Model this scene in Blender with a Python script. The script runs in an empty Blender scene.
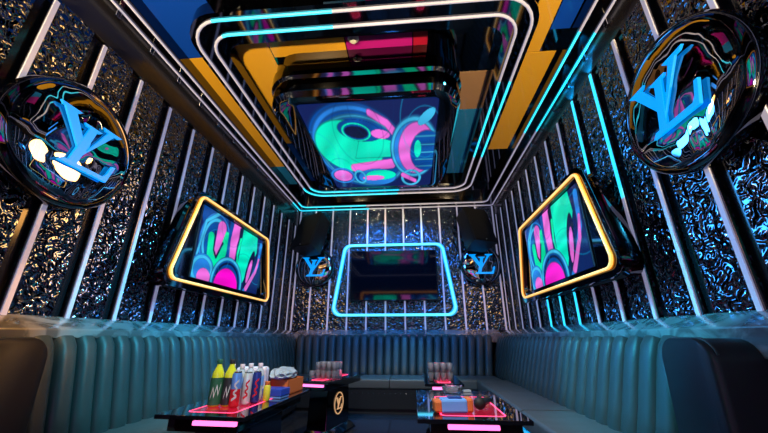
import bpy, bmesh, math, random
import numpy as np
from mathutils import Vector, Matrix

random.seed(7)
PI = math.pi
C = bpy.context.scene.collection

# ------------------------------------------------------------------ camera, world, light
cam_d = bpy.data.cameras.new('camera'); cam = bpy.data.objects.new('camera', cam_d); C.objects.link(cam)
cam.location = (0.31, 0.0, 0.99)
cam_d.sensor_width = 36.0
cam_d.lens = 36.0 * 328.5 / 768.0
cam_d.clip_start = 0.02
cam.rotation_euler = (PI / 2 + 0.3513, 0.0, 0.0833)
bpy.context.scene.camera = cam

world = bpy.data.worlds.new('world'); bpy.context.scene.world = world
world.use_nodes = True
world.node_tree.nodes['Background'].inputs[0].default_value = (0.02, 0.03, 0.06, 1)
world.node_tree.nodes['Background'].inputs[1].default_value = 0.3

vs = bpy.context.scene.view_settings
vs.view_transform = 'Standard'; vs.look = 'None'; vs.gamma = 1.0; vs.use_curve_mapping = False
vs.exposure = 0.3
cy = bpy.context.scene.cycles
cy.max_bounces = 8; cy.glossy_bounces = 5; cy.diffuse_bounces = 3; cy.transmission_bounces = 6
cy.sample_clamp_indirect = 6.0
cy.caustics_reflective = False; cy.caustics_refractive = False

def aim(o, target):
    d = Vector(target) - o.location
    o.rotation_euler = d.to_track_quat('-Z', 'Y').to_euler()

def area_light(name, loc, target, size, energy, color, sy=None):
    l = bpy.data.lights.new(name, 'AREA'); l.energy = energy; l.color = color
    l.size = size
    if sy: l.shape = 'RECTANGLE'; l.size_y = sy
    o = bpy.data.objects.new(name, l); C.objects.link(o); o.location = loc; aim(o, target)
    return o

def spot_light(name, loc, target, angle, energy, color, radius=0.04, blend=0.5):
    l = bpy.data.lights.new(name, 'SPOT'); l.energy = energy; l.color = color
    l.spot_size = math.radians(angle); l.spot_blend = blend; l.shadow_soft_size = radius
    o = bpy.data.objects.new(name, l); C.objects.link(o); o.location = loc; aim(o, target)
    return o

BLUE = (0.05, 0.38, 1.0); CYAN = (0.05, 0.7, 1.0); AMBER = (1.0, 0.5, 0.14); LAV = (0.7, 0.75, 1.0)
# added lights without fixtures, turned away from the camera, for glints and colour washes
AMBER = (1.0, 0.46, 0.11)
spot_light('blue_spot', (1.50, 4.7, 2.95), (-1.98, 3.75, 1.5), 40, 170, BLUE, 0.52)
spot_light('blue_spot', (-1.50, 4.7, 2.95), (1.98, 2.5, 1.5), 58, 190, BLUE, 0.52)
spot_light('blue_spot', (1.2, 2.0, 2.95), (-1.98, 4.4, 1.5), 70, 150, BLUE, 0.48)
spot_light('blue_spot', (-1.2, 2.0, 2.95), (1.98, 4.4, 1.5), 70, 150, BLUE, 0.48)
spot_light('blue_spot', (1.2, 5.5, 2.5), (-1.98, 4.0, 1.25), 42, 120, BLUE, 0.42)
spot_light('blue_spot', (-1.2, 5.5, 2.5), (1.98, 3.5, 1.25), 54, 110, BLUE, 0.42)
spot_light('blue_spot', (-1.50, 3.4, 2.95), (1.98, 1.4, 1.4), 52, 130, BLUE, 0.40)
spot_light('blue_spot', (1.50, 3.2, 2.95), (-1.98, 2.85, 1.4), 28, 90, BLUE, 0.36)
spot_light('blue_spot', (-0.55, 4.95, 3.25), (-0.3, 6.27, 1.7), 84, 90, (0.03, 0.25, 1.0), 0.26)
spot_light('blue_spot', (0.55, 4.95, 3.25), (0.3, 6.27, 1.7), 84, 90, (0.03, 0.25, 1.0), 0.26)
spot_light('amber_spot', (1.50, 4.0, 2.95), (-1.98, 1.15, 1.85), 40, 200, AMBER, 0.52)
spot_light('amber_spot', (1.3, 2.5, 2.7), (-1.98, 1.2, 1.95), 44, 130, AMBER, 0.44)
spot_light('amber_spot', (-1.50, 3.0, 2.95), (1.98, 0.95, 1.3), 22, 60, AMBER, 0.34)
spot_light('amber_spot', (-1.45, 4.75, 2.4), (-1.64, 6.27, 1.35), 44, 50, AMBER, 0.32)
spot_light('amber_spot', (1.45, 4.75, 2.4), (1.64, 6.27, 1.35), 44, 50, AMBER, 0.32)
spot_light('amber_spot', (-1.2, 1.5, 2.2), (-1.91, 1.80, 1.08), 22, 50, AMBER, 0.06)
spot_light('amber_spot', (-1.6, -1.2, 0.9), (-1.05, 2.9, 3.6), 46, 900, (1.0, 0.74, 0.36), 0.12)
spot_light('amber_spot', (1.6, -1.2, 0.9), (1.25, 2.9, 3.6), 44, 800, (1.0, 0.74, 0.36), 0.12)
spot_light('blue_spot', (0.9, 2.2, 3.30), (-1.82, 2.75, 0.99), 33, 520, CYAN, 0.10)
spot_light('blue_spot', (-0.9, 2.2, 3.30), (1.83, 2.6, 1.0), 30, 520, CYAN, 0.10)
spot_light('blue_spot', (0.3, 5.0, 3.35), (0.2, 5.2, 0.0), 34, 150, (0.08, 0.6, 1.0), 0.08)
spot_light('blue_spot', (0.0, 4.95, 3.3), (-0.15, 4.2, 0.0), 30, 260, (0.04, 0.3, 1.0), 0.12)
spot_light('fill_spot', (0.1, 1.0, 3.35), (0.0, 3.2, 0.0), 66, 330, (1.0, 0.98, 0.92), 0.12, 0.8)  # added overhead fill for the sofas and tables

# ------------------------------------------------------------------ materials
def mat(name, base=(0.5, 0.5, 0.5), rough=0.5, metal=0.0, emis=None, estr=0.0, coat=0.0, trans=0.0, ior=1.45, alpha=1.0, spec=None):
    m = bpy.data.materials.new(name); m.use_nodes = True
    b = m.node_tree.nodes['Principled BSDF']
    b.inputs['Base Color'].default_value = (*base, 1)
    b.inputs['Roughness'].default_value = rough
    b.inputs['Metallic'].default_value = metal
    b.inputs['IOR'].default_value = ior
    b.inputs['Coat Weight'].default_value = coat
    b.inputs['Coat Roughness'].default_value = 0.04
    b.inputs['Transmission Weight'].default_value = trans
    if spec is not None: b.inputs['Specular IOR Level'].default_value = spec
    if emis:
        b.inputs['Emission Color'].default_value = (*emis, 1)
        b.inputs['Emission Strength'].default_value = estr
    return m

def noise_rough(m, scale, lo, hi, bump=0.0, bscale=40.0):
    nt = m.node_tree; b = nt.nodes['Principled BSDF']
    tc = nt.nodes.new('ShaderNodeTexCoord')
    n = nt.nodes.new('ShaderNodeTexNoise'); n.inputs['Scale'].default_value = scale
    nt.links.new(tc.outputs['Object'], n.inputs['Vector'])
    r = nt.nodes.new('ShaderNodeMapRange'); r.inputs['To Min'].default_value = lo; r.inputs['To Max'].default_value = hi
    nt.links.new(n.outputs['Fac'], r.inputs['Value']); nt.links.new(r.outputs['Result'], b.inputs['Roughness'])
    if bump:
        n2 = nt.nodes.new('ShaderNodeTexNoise'); n2.inputs['Scale'].default_value = bscale; n2.inputs['Detail'].default_value = 4
        nt.links.new(tc.outputs['Object'], n2.inputs['Vector'])
        bp = nt.nodes.new('ShaderNodeBump'); bp.inputs['Strength'].default_value = bump; bp.inputs['Distance'].default_value = 0.004
        nt.links.new(n2.outputs['Fac'], bp.inputs['Height']); nt.links.new(bp.outputs['Normal'], b.inputs['Normal'])
    return m

def ripple_mat():
    m = mat('ripple_steel', (0.12, 0.14, 0.17), 0.04, 1.0)
    nt = m.node_tree; b = nt.nodes['Principled BSDF']
    tc = nt.nodes.new('ShaderNodeTexCoord')
    n = nt.nodes.new('ShaderNodeTexNoise'); n.inputs['Scale'].default_value = 16.0
    n.inputs['Detail'].default_value = 0.0; n.inputs['Distortion'].default_value = 1.2
    nt.links.new(tc.outputs['Object'], n.inputs['Vector'])
    bp = nt.nodes.new('ShaderNodeBump'); bp.inputs['Strength'].default_value = 1.0; bp.inputs['Distance'].default_value = 0.031
    nt.links.new(n.outputs['Fac'], bp.inputs['Height']); nt.links.new(bp.outputs['Normal'], b.inputs['Normal'])
    return m

def wavy(m):
    nt = m.node_tree; b = nt.nodes['Principled BSDF']
    tc = nt.nodes.new('ShaderNodeTexCoord')
    n = nt.nodes.new('ShaderNodeTexNoise'); n.inputs['Scale'].default_value = 3.2; n.inputs['Detail'].default_value = 0.5; n.inputs['Distortion'].default_value = 1.0
    nt.links.new(tc.outputs['Object'], n.inputs['Vector'])
    bp = nt.nodes.new('ShaderNodeBump'); bp.inputs['Strength'].default_value = 1.0; bp.inputs['Distance'].default_value = 0.022
    nt.links.new(n.outputs['Fac'], bp.inputs['Height']); nt.links.new(bp.outputs['Normal'], b.inputs['Normal'])
    return m

def floor_mat():
    m = mat('dark_floor_tile', (0.02, 0.022, 0.03), 0.15)
    nt = m.node_tree; b = nt.nodes['Principled BSDF']
    tc = nt.nodes.new('ShaderNodeTexCoord')
    br = nt.nodes.new('ShaderNodeTexBrick'); br.offset = 0.0
    br.inputs['Color1'].default_value = (0.035, 0.038, 0.05, 1); br.inputs['Color2'].default_value = (0.025, 0.028, 0.04, 1)
    br.inputs['Mortar'].default_value = (0.006, 0.006, 0.008, 1)
    br.inputs['Scale'].default_value = 1.0; br.inputs['Mortar Size'].default_value = 0.006
    br.inputs['Brick Width'].default_value = 0.6; br.inputs['Row Height'].default_value = 0.6
    nt.links.new(tc.outputs['Object'], br.inputs['Vector']); nt.links.new(br.outputs['Color'], b.inputs['Base Color'])
    return m

def marble_mat():
    m = mat('dark_marble', (0.16, 0.16, 0.17), 0.18, coat=0.3)
    nt = m.node_tree; b = nt.nodes['Principled BSDF']
    tc = nt.nodes.new('ShaderNodeTexCoord')
    n = nt.nodes.new('ShaderNodeTexNoise'); n.inputs['Scale'].default_value = 3.0; n.inputs['Detail'].default_value = 8; n.inputs['Distortion'].default_value = 2.5
    nt.links.new(tc.outputs['Object'], n.inputs['Vector'])
    r = nt.nodes.new('ShaderNodeValToRGB')
    r.color_ramp.elements[0].position = 0.42; r.color_ramp.elements[0].color = (0.28, 0.28, 0.28, 1)
    r.color_ramp.elements[1].position = 0.56; r.color_ramp.elements[1].color = (0.12, 0.12, 0.12, 1)
    nt.links.new(n.outputs['Fac'], r.inputs['Fac']); nt.links.new(r.outputs['Color'], b.inputs['Base Color'])
    return m

def screen_mat():
    m = bpy.data.materials.new('lit_screen_picture'); m.use_nodes = True
    nt = m.node_tree; b = nt.nodes['Principled BSDF']
    b.inputs['Base Color'].default_value = (0.005, 0.005, 0.008, 1); b.inputs['Roughness'].default_value = 0.12
    a = nt.nodes.new('ShaderNodeVertexColor'); a.layer_name = 'picture'
    nt.links.new(a.outputs['Color'], b.inputs['Emission Color']); b.inputs['Emission Strength'].default_value = 0.9
    return m

M = {
 'black_gloss': mat('black_gloss', (0.13, 0.13, 0.145), 0.05, 1.0),
 'black_dome': wavy(mat('black_dome_gloss', (0.34, 0.34, 0.37), 0.02, 1.0)),
 'black_satin': mat('black_satin', (0.012, 0.012, 0.014), 0.38),
 'black_matt': noise_rough(mat('black_grille', (0.012, 0.012, 0.012), 0.6), 60, 0.5, 0.7, 0.4, 300),
 'wall_black': mat('wall_black_gloss', (0.01, 0.01, 0.013), 0.14),
 'fascia': mat('fascia_panel', (0.035, 0.03, 0.027), 0.22),
 'chrome': mat('chrome', (0.7, 0.7, 0.75), 0.12, 1.0),
 'dark_chrome': mat('dark_chrome', (0.22, 0.21, 0.24), 0.15, 1.0),
 'gold_trim': mat('gold_trim', (0.9, 0.55, 0.2), 0.2, 1.0),
 'ripple': ripple_mat(), 'floor': floor_mat(), 'marble': marble_mat(),
 'leather': noise_rough(mat('teal_black_leather', (0.042, 0.056, 0.054), 0.4), 8, 0.34, 0.5, 0.25, 220),
 'leather_dark': noise_rough(mat('black_leather', (0.014, 0.015, 0.018), 0.45), 8, 0.4, 0.55, 0.2, 220),
 'leather_seat': noise_rough(mat('grey_leather_seat', (0.085, 0.092, 0.09), 0.4), 8, 0.34, 0.48, 0.2, 220),
 'strip_white': mat('strip_diffuser', (0.6, 0.6, 0.66), 0.4, emis=(0.50, 0.50, 0.80), estr=0.28),
 'strip_cyan': mat('strip_diffuser_cyan', (0.2, 0.6, 0.7), 0.4, emis=(0.02, 0.62, 1.0), estr=1.2),
 'tube_white': mat('ceiling_tube_pale', (0.6, 0.6, 0.66), 0.35, emis=(0.56, 0.52, 0.80), estr=0.32),
 'tube_cyan': mat('ceiling_tube_cyan', (0.1, 0.6, 0.7), 0.35, emis=(0.02, 0.60, 0.84), estr=1.25),
 'neon_orange': mat('neon_orange_core', (1, 0.6, 0.2), 0.4, emis=(1.0, 0.52, 0.11), estr=0.95),
 'neon_orange_halo': mat('neon_orange_glow', (1, 0.45, 0.05), 0.4, emis=(1.0, 0.27, 0.008), estr=0.5),  # tube's halo made as a dimmer glowing band
 'neon_cyan': mat('neon_cyan_core', (0.3, 0.9, 1.0), 0.4, emis=(0.11, 0.76, 0.86), estr=1.1),
 'neon_cyan_halo': mat('neon_cyan_glow', (0.1, 0.6, 1.0), 0.4, emis=(0.0, 0.34, 0.62), estr=0.35),
 'logo_blue': mat('logo_blue', (0.0, 0.12, 0.45), 0.4, emis=(0.0, 0.33, 1.0), estr=0.85),
 'neon_pink': mat('neon_pink', (1, 0.3, 0.6), 0.4, emis=(1.0, 0.16, 0.50), estr=1.8),
 'red_glass': mat('red_lit_glass', (0.05, 0.004, 0.01), 0.05, emis=(1.0, 0.02, 0.08), estr=0.35, coat=1.0),
 'red_glass_bright': mat('bright_red_lit_glass', (0.05, 0.004, 0.01), 0.05, emis=(1.0, 0.03, 0.09), estr=1.1, coat=1.0),
 'neon_red': mat('neon_red', (1, 0.1, 0.2), 0.4, emis=(1.0, 0.04, 0.14), estr=2.6),
 'sofa_led': mat('sofa_led_cyan', (0.1, 0.5, 0.8), 0.4, emis=(0.0, 0.32, 0.75), estr=0.7),
 'screen': screen_mat(),
 'tv_glass': mat('tv_glass_off', (0.004, 0.005, 0.008), 0.05, coat=0.5),
 'table_glass': mat('black_table_glass', (0.006, 0.006, 0.01), 0.03, coat=1.0, ior=1.6),
 'gold_panel': mat('gold_ceiling_panel', (0.85, 0.44, 0.03), 0.3, 0.0, coat=0.3),
 'blue_reflection': mat('blue_ceiling_reflection', (0.005, 0.07, 0.60), 0.25, coat=0.3),  # blue, magenta and red stand for ceiling reflections, as flat colour
 'sky_reflection': mat('light_blue_ceiling_reflection', (0.02, 0.25, 0.65), 0.2, coat=0.6),
 'magenta_reflection': mat('magenta_ceiling_reflection', (0.45, 0.01, 0.28), 0.2, coat=0.6),
 'red_reflection': mat('red_ceiling_reflection', (0.45, 0.01, 0.05), 0.2, coat=0.6),
 'tan_panel': mat('tan_ceiling_panel', (0.42, 0.24, 0.13), 0.25, coat=0.6),
 'white_plastic': mat('white_plastic', (0.75, 0.75, 0.75), 0.4),
 'grey_plastic': mat('grey_plastic', (0.25, 0.25, 0.27), 0.45),
 'clear_glass': mat('clear_glass', (0.95, 0.88, 0.91), 0.15, trans=0.88, ior=1.3),
 'film': mat('clear_plastic_wrap', (0.75, 0.85, 0.9), 0.2, trans=0.45, ior=1.2),
 'lime': mat('lime_drink', (0.75, 0.75, 0.03), 0.12, coat=0.6),
 'label_green': mat('dark_green_label', (0.03, 0.13, 0.07), 0.35),
 'label_dark': mat('black_label', (0.03, 0.035, 0.04), 0.35),
 'label_white': mat('label_print_white', (0.75, 0.78, 0.78), 0.4),
 'label_yellow': mat('label_print_yellow', (0.75, 0.65, 0.05), 0.4),
 'can_blue': mat('can_light_blue', (0.16, 0.35, 0.85), 0.25, 0.3),
 'can_red': mat('can_red', (0.75, 0.03, 0.05), 0.25, 0.3),
 'can_white': mat('can_white', (0.75, 0.76, 0.8), 0.25, 0.3),
 'can_navy': mat('can_navy', (0.03, 0.05, 0.28), 0.25, 0.3),
 'alu': mat('aluminium', (0.75, 0.75, 0.77), 0.25, 1.0),
 'pink_cap': mat('pale_pink_cap', (0.85, 0.68, 0.72), 0.4),
 'orange_box': mat('orange_card', (0.72, 0.17, 0.04), 0.45),
 'blue_box': mat('blue_card', (0.03, 0.08, 0.5), 0.35),
 'sky_box': mat('light_blue_pack', (0.16, 0.38, 0.85), 0.35),
 'tissue': mat('paper_tissue', (0.8, 0.82, 0.82), 0.8),
}

# ------------------------------------------------------------------ mesh helpers
def obj(name, bm, mats, parent=None, smooth=False, bevel=0.0, loc=None, angle=35):
    """one mesh object; vertices are given relative to the parent's origin"""
    me = bpy.data.meshes.new(name)
    bmesh.ops.recalc_face_normals(bm, faces=bm.faces)
    bm.to_mesh(me); bm.free()
    if not isinstance(mats, (list, tuple)): mats = [mats]
    for m in mats: me.materials.append(m)
    o = bpy.data.objects.new(name, me); C.objects.link(o)
    if parent: o.parent = parent
    if loc: o.location = loc
    if smooth:
        for p in me.polygons: p.use_smooth = True
        md = o.modifiers.new('edge', 'EDGE_SPLIT'); md.split_angle = math.radians(angle)
    if bevel:
        md = o.modifiers.new('bevel', 'BEVEL'); md.width = bevel; md.segments = 2; md.limit_method = 'ANGLE'
    return o

def thing(name, label, cat, loc=(0, 0, 0), rotz=0.0, group=None, rot=None):
    o = bpy.data.objects.new(name, None); C.objects.link(o)
    o.empty_display_size = 0.05
    o.location = loc; o.rotation_euler = rot if rot else (0, 0, rotz)
    o['label'] = label; o['category'] = cat
    if group: o['group'] = group
    return o

def tag(o, label, cat, group=None):
    o['label'] = label; o['category'] = cat
    if group: o['group'] = group
    return o

def struct(name, bm, m, **k):
    o = obj(name, bm, m, **k); o['kind'] = 'structure'
    return o

def dup(root, loc, rotz, label, group=None):
    def cp(o, par):
        c = o.copy(); C.objects.link(c)
        if par: c.parent = par
        for ch in list(o.children): cp(ch, c)
        return c
    r = cp(root, None); r.location = loc; r.rotation_euler = (0, 0, rotz); r['label'] = label
    if group: r['group'] = group
    return r

def B(): return bmesh.new()

def quad(bm, a, b, c, d, mi=0):
    f = bm.faces.new([bm.verts.new(p) for p in (a, b, c, d)]); f.material_index = mi; return f

def poly(bm, pts, mi=0):
    f = bm.faces.new([bm.verts.new(p) for p in pts]); f.material_index = mi; return f

def box(bm, x0, x1, y0, y1, z0, z1, mi=0):
    v = [bm.verts.new((x, y, z)) for z in (z0, z1) for y in (y0, y1) for x in (x0, x1)]
    for idx in ((0, 2, 3, 1), (4, 5, 7, 6), (0, 1, 5, 4), (2, 6, 7, 3), (0, 4, 6, 2), (1, 3, 7, 5)):
        f = bm.faces.new([v[i] for i in idx]); f.material_index = mi

def loft(bm, loops, cap0=True, cap1=True, mi=0, close=False):
    vs = [[bm.verts.new(p) for p in L] for L in loops]
    n = len(vs[0]); rng = range(len(vs)) if close else range(len(vs) - 1)
    for i in rng:
        a, b = vs[i], vs[(i + 1) % len(vs)]
        for j in range(n):
            f = bm.faces.new((a[j], a[(j + 1) % n], b[(j + 1) % n], b[j])); f.material_index = mi
    if cap0: f = bm.faces.new(vs[0][::-1]); f.material_index = mi
    if cap1: f = bm.faces.new(vs[-1]); f.material_index = mi

def lathe(bm, prof, c=(0, 0, 0), n=24, mi=0, axis='z', cap0=True, cap1=True):
    loops = []
    for r, h in prof:
        L = []
        for k in range(n):
            a = 2 * PI * k / n
            if axis == 'z': p = (c[0] + r * math.cos(a), c[1] + r * math.sin(a), c[2] + h)
            elif axis == 'y': p = (c[0] + r * math.cos(a), c[1] - h, c[2] + r * math.sin(a))
            else: p = (c[0] + h, c[1] + r * math.cos(a), c[2] + r * math.sin(a))
            L.append(p)
        loops.append(L)
    loft(bm, loops, cap0, cap1, mi)

def tube(bm, pts, r, closed=False, n=8, mi=0, mifun=None):
    pts = [Vector(p) for p in pts]; N = len(pts); loops = []
    up = None
    for i, p in enumerate(pts):
        a = pts[(i - 1) % N] if (closed or i > 0) else p
        b = pts[(i + 1) % N] if (closed or i < N - 1) else p
        t = (b - a).normalized()
        if up is None:
            up = Vector((0, 0, 1)) if abs(t.z) < 0.8 else Vector((0, 1, 0))
        s = t.cross(up)
        if s.length < 1e-4: s = t.cross(Vector((1, 0, 0)))
        s.normalize(); u = s.cross(t).normalized(); up = u
        loops.append([p + s * (r * math.cos(2 * PI * k / n)) + u * (r * math.sin(2 * PI * k / n)) for k in range(n)])
    vs = [[bm.verts.new(q) for q in L] for L in loops]
    for i in range(N if closed else N - 1):
        a, b = vs[i], vs[(i + 1) % N]
        m_ = mifun(i) if mifun else mi
        for j in range(n):
            f = bm.faces.new((a[j], a[(j + 1) % n], b[(j + 1) % n], b[j])); f.material_index = m_
    if not closed:
        f = bm.faces.new(vs[0][::-1]); f.material_index = mifun(0) if mifun else mi
        f = bm.faces.new(vs[-1]); f.material_index = mifun(N - 2) if mifun else mi

def rounded(pts, r, n=6):
    """round the corners of a 2D polygon"""
    out = []; N = len(pts)
    for i in range(N):
        p0 = Vector(pts[i - 1]); p = Vector(pts[i]); p1 = Vector(pts[(i + 1) % N])
        rr = r[i] if isinstance(r, (list, tuple)) else r
        d0 = (p0 - p).normalized(); d1 = (p1 - p).normalized()
        ang = d0.angle(d1); t = rr / math.tan(ang / 2)
        a = p + d0 * t; b = p + d1 * t
        c = p + (d0 + d1).normalized() * (rr / math.sin(ang / 2))
        va = a - c; vb = b - c
        for k in range(n + 1):
            f = k / n
            w = (va * (1 - f) + vb * f); w = w.normalized() * rr
            out.append((c.x + w.x, c.y + w.y))
    return out

def resample(pts, step, closed=True):
    P = [Vector(p) for p in pts]; out = []
    N = len(P)
    for i in range(N if closed else N - 1):
        a = P[i]; b = P[(i + 1) % N]; d = (b - a).length; k = max(1, int(round(d / step)))
        for j in range(k): out.append(tuple(a + (b - a) * (j / k)))
    if not closed: out.append(tuple(P[-1]))
    return out

def prism_y(bm, pts, y0, y1, mi=0):
    """2D outline in x,z extruded along y"""
    loft(bm, [[(x, y0, z) for x, z in pts], [(x, y1, z) for x, z in pts]], mi=mi)

def prism_z(bm, pts, z0, z1, mi=0):
    loft(bm, [[(x, y, z0) for x, y in pts], [(x, y, z1) for x, y in pts]], mi=mi)

def rect_ring(bm, outer, inner, z0, z1, mi=0):
    """solid ring: bottom, inner, top and outer faces between two 2D loops with equal point counts"""
    loft(bm, [[(x, y, z0) for x, y in outer], [(x, y, z0) for x, y in inner],
              [(x, y, z1) for x, y in inner], [(x, y, z1) for x, y in outer]], False, False, mi, close=True)

# ------------------------------------------------------------------ room shell
XL, XR, YB, YF, ZC = -1.98, 1.98, 6.27, -1.7, 3.58
bm = B(); box(bm, XL - .1, XR + .1, YF - .1, YB + .1, -0.1, 0.0); struct('floor', bm, M['floor'])

bm = B()
box(bm, XL - .1, XR + .1, YF - .1, YB + .1, ZC, ZC + 0.1, 0)
zc = ZC - 0.006
def panel(x0, x1, y0, y1, mi): box(bm, x0, x1, y0, y1, zc, ZC + 0.001, mi)  # blue, magenta and red pieces paint reflections onto the ceiling
panel(-1.84, -1.58, 2.35, 4.55, 1)          # gold, outer band left
panel(-1.84, -1.30, 0.9, 2.34, 2)           # blue, outer band near left
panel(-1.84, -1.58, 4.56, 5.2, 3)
panel(1.42, 1.76, 2.55, 4.3, 1)             # gold, outer band right
panel(1.42, 1.60, 1.4, 2.54, 1)
panel(1.61, 1.78, 1.2, 2.3, 2)
panel(-1.32, -0.98, 2.12, 3.9, 1)           # gold, inner band left
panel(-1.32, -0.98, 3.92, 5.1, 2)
panel(-0.97, -0.25, 2.12, 2.40, 1)
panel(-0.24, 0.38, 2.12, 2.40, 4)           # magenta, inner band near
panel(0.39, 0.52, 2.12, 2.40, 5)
panel(0.84, 1.17, 2.75, 3.35, 6)            # tan then blue, inner band right
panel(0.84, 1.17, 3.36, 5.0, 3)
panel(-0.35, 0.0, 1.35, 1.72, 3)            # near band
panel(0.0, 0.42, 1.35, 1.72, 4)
ring = [(-0.98 + 0.24 * math.cos(a * PI / 12), 1.50 + 0.20 * math.sin(a * PI / 12)) for a in range(24)]
prism_z(bm, ring, zc, ZC + 0.001, 1)
struct('ceiling', bm, [M['black_gloss'], M['gold_panel'], M['blue_reflection'], M['sky_reflection'], M['magenta_reflection'], M['red_reflection'], M['tan_panel']])

STEP = 0.36
LY0, RY0 = 1.72, 1.765
ZW0, ZW1 = 1.10, 3.14
def side_wall(name, sx, ys, ZW1):
    """ripple-steel fields between black channels, smooth fascia band on top; sx = -1 left, +1 right"""
    bm = B(); X = XL if sx < 0 else XR
    x0, x1 = (X - 0.1, X) if sx < 0 else (X, X + 0.1)
    box(bm, x0, x1, YF, YB, 0.0, ZW0, 1)
    box(bm, x0, x1, YF, YB, ZW1 + 0.0, ZC, 2)
    edges = [YF] + sorted(ys) + [YB]
    for i in range(len(edges) - 1):
        a, b = edges[i], edges[i + 1]
        if b - a < 0.03: continue
        g = max(a, b - 0.085)
        box(bm, x0, x1, a, g, ZW0, ZW1, 0)
        box(bm, x0 if sx < 0 else x0 + 0.02, x1 - 0.02 if sx < 0 else x1, g, b, ZW0, ZW1, 1)
    return struct(name, bm, [M['ripple'], M['wall_black'], M['fascia']])
ysL = [LY0 + STEP * i for i in range(-2, 13)]
ysR = [RY0 + STEP * i for i in range(-2, 13)]
side_wall('wall_left', -1, ysL, 3.11)
side_wall('wall_right', 1, ysR, 3.24)
bm = B()
box(bm, XL - .1, XR + .1, YB, YB + 0.1, 0.0, ZW0, 1)
box(bm, XL - .1, XR + .1, YB, YB + 0.1, ZW0, 3.44, 0)
box(bm, XL - .1, XR + .1, YB, YB + 0.1, 3.44, ZC, 1)
struct('wall_back', bm, [M['ripple'], M['wall_black']])
bm = B(); box(bm, XL - .1, XR + .1, YF - 0.1, YF, 0.0, ZC); struct('wall_front', bm, M['wall_black'])

# marble sill that runs above the sofas (sloping top)
def sill(name, prof, axis, a0, a1):
    bm = B()
    if axis == 'y': loft(bm, [[(x, a0, z) for x, z in prof], [(x, a1, z) for x, z in prof]])
    else: loft(bm, [[(a0, y, z) for y, z in prof], [(a1, y, z) for y, z in prof]])
    return struct(name, bm, M['marble'], bevel=0.008)
sill('trim_1', [(XL, 0.9), (XL + .19, 0.9), (XL + .19, 1.035), (XL, 1.115)], 'y', YF, YB)
sill('trim_2', [(XR, 0.9), (XR - .19, 0.9), (XR - .19, 1.035), (XR, 1.115)], 'y', YF, YB)
sill('trim_3', [(YB, 0.9), (YB - .28, 0.9), (YB - .28, 1.035), (YB, 1.115)], 'x', XL + .19, XR - .19)

# ceiling trims: a band round the walls and a rounded ring inside it
def rr(x0, x1, y0, y1, r, n=8): return rounded([(x0, y0), (x1, y0), (x1, y1), (x0, y1)], r, n)
bm = B()
rect_ring(bm, rr(XL, XR, YF, YB, 0.002), rr(XL + .16, XR - .19, YF + .2, YB - .27, 0.10), 3.46, ZC)
struct('trim_4', bm, M['black_gloss'], smooth=True, bevel=0.012)
bm = B()
rect_ring(bm, rr(-1.58, 1.42, 1.80, 5.52, 0.34), rr(-1.32, 1.17, 2.11, 5.20, 0.18), 3.44, ZC)
struct('trim_5', bm, M['black_gloss'], smooth=True, bevel=0.012)

# ------------------------------------------------------------------ ceiling light tubes
def ceiling_tube(name, pts2, z, r, label, cyan, group):
    """one closed line of silicone tube, some stretches lit cyan"""
    P = resample(pts2, 0.06)
    bm = B()
    def mi(i):
        x, y = P[i]
        return 1 if cyan(x, y) else 0
    tube(bm, [(x, y, z) for x, y in P], r, True, 8, mifun=mi)
    o = obj(name, bm, [M['tube_white'], M['tube_cyan']], smooth=True, angle=60)
    return tag(o, label, 'light tube', group)
rc = lambda x, y: (y < 2.2 and -1.3 < x < -0.30) or (x > 1.0 and 2.75 < y < 4.2) or (y > 5.1 and x < 0.15)
ceiling_tube('ceiling_light_tube', rr(-1.53, 1.37, 1.86, 5.45, 0.30), 3.432, 0.013, 'outer of the two light tubes on the inner ceiling ring, pale with cyan stretches', rc, None)
ceiling_tube('ceiling_light_tube', rr(-1.41, 1.26, 2.00, 5.30, 0.22), 3.432, 0.013, 'inner of the two light tubes on the inner ceiling ring, pale with cyan stretches', rc, None)
rw = lambda x, y: (x > 1.5 and 2.2 < y < 3.7) or (y > 5.8 and x < -0.5)
ceiling_tube('ceiling_light_tube', rr(XL + .025, XR - .03, YF + .05, YB - .05, 0.05), 3.452, 0.010, 'light tube along the edge where the ceiling trim meets the wall tops', rw, None)
ceiling_tube('ceiling_light_tube', rr(XL + .13, XR - .17, YF + .18, YB - .23, 0.10), 3.452, 0.011, 'light tube along the inner edge of the wall-hugging ceiling trim', rw, None)

# ------------------------------------------------------------------ wall light strips
def ordinal(n):
    return ['', 'first', 'second', 'third', 'fourth', 'fifth', 'sixth', 'seventh', 'eighth', 'ninth', 'tenth', 'eleventh', 'twelfth', 'thirteenth', 'fourteenth', 'fifteenth'][n]

def strip(loc, rotz, z0, z1, label, group, cyan=None):
    """strip against a wall; local -y points into the room"""
    t = thing('wall_light_strip', label, 'light strip', (loc[0], loc[1], z0), rotz, group)
    h = z1 - z0
    bm = B(); box(bm, -0.021, 0.021, -0.016, 0.0, 0, h); obj('channel', bm, M['dark_chrome'], t, bevel=0.003)
    bm = B()
    segs = [(0.004, h - 0.004, 0)]
    if cyan:
        a, b = cyan
        segs = [s for s in ((0.004, a, 0), (a, b, 1), (b, h - 0.004, 0)) if s[1] - s[0] > 0.01]
    for a, b, mi in segs: box(bm, -0.014, 0.014, -0.024, -0.014, a, b, mi)
    obj('diffuser', bm, [M['strip_white'], M['strip_cyan']], t)
    bm = B(); box(bm, -0.02, 0.02, -0.03, 0.0, (3.44 - z0) - 0.07, (3.44 - z0) - 0.005)
    if h < 2.2: obj('end_fitting', bm, M['chrome'], t, bevel=0.003)
    else: bm.free()
    return t
for k, y in enumerate(reversed(ysL)):
    strip((XL, y), PI / 2, 1.10, 3.07, 'pale vertical light strip on the left wall, %s from the far corner' % ordinal(k + 1), 'light strips on the left wall')
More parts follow.
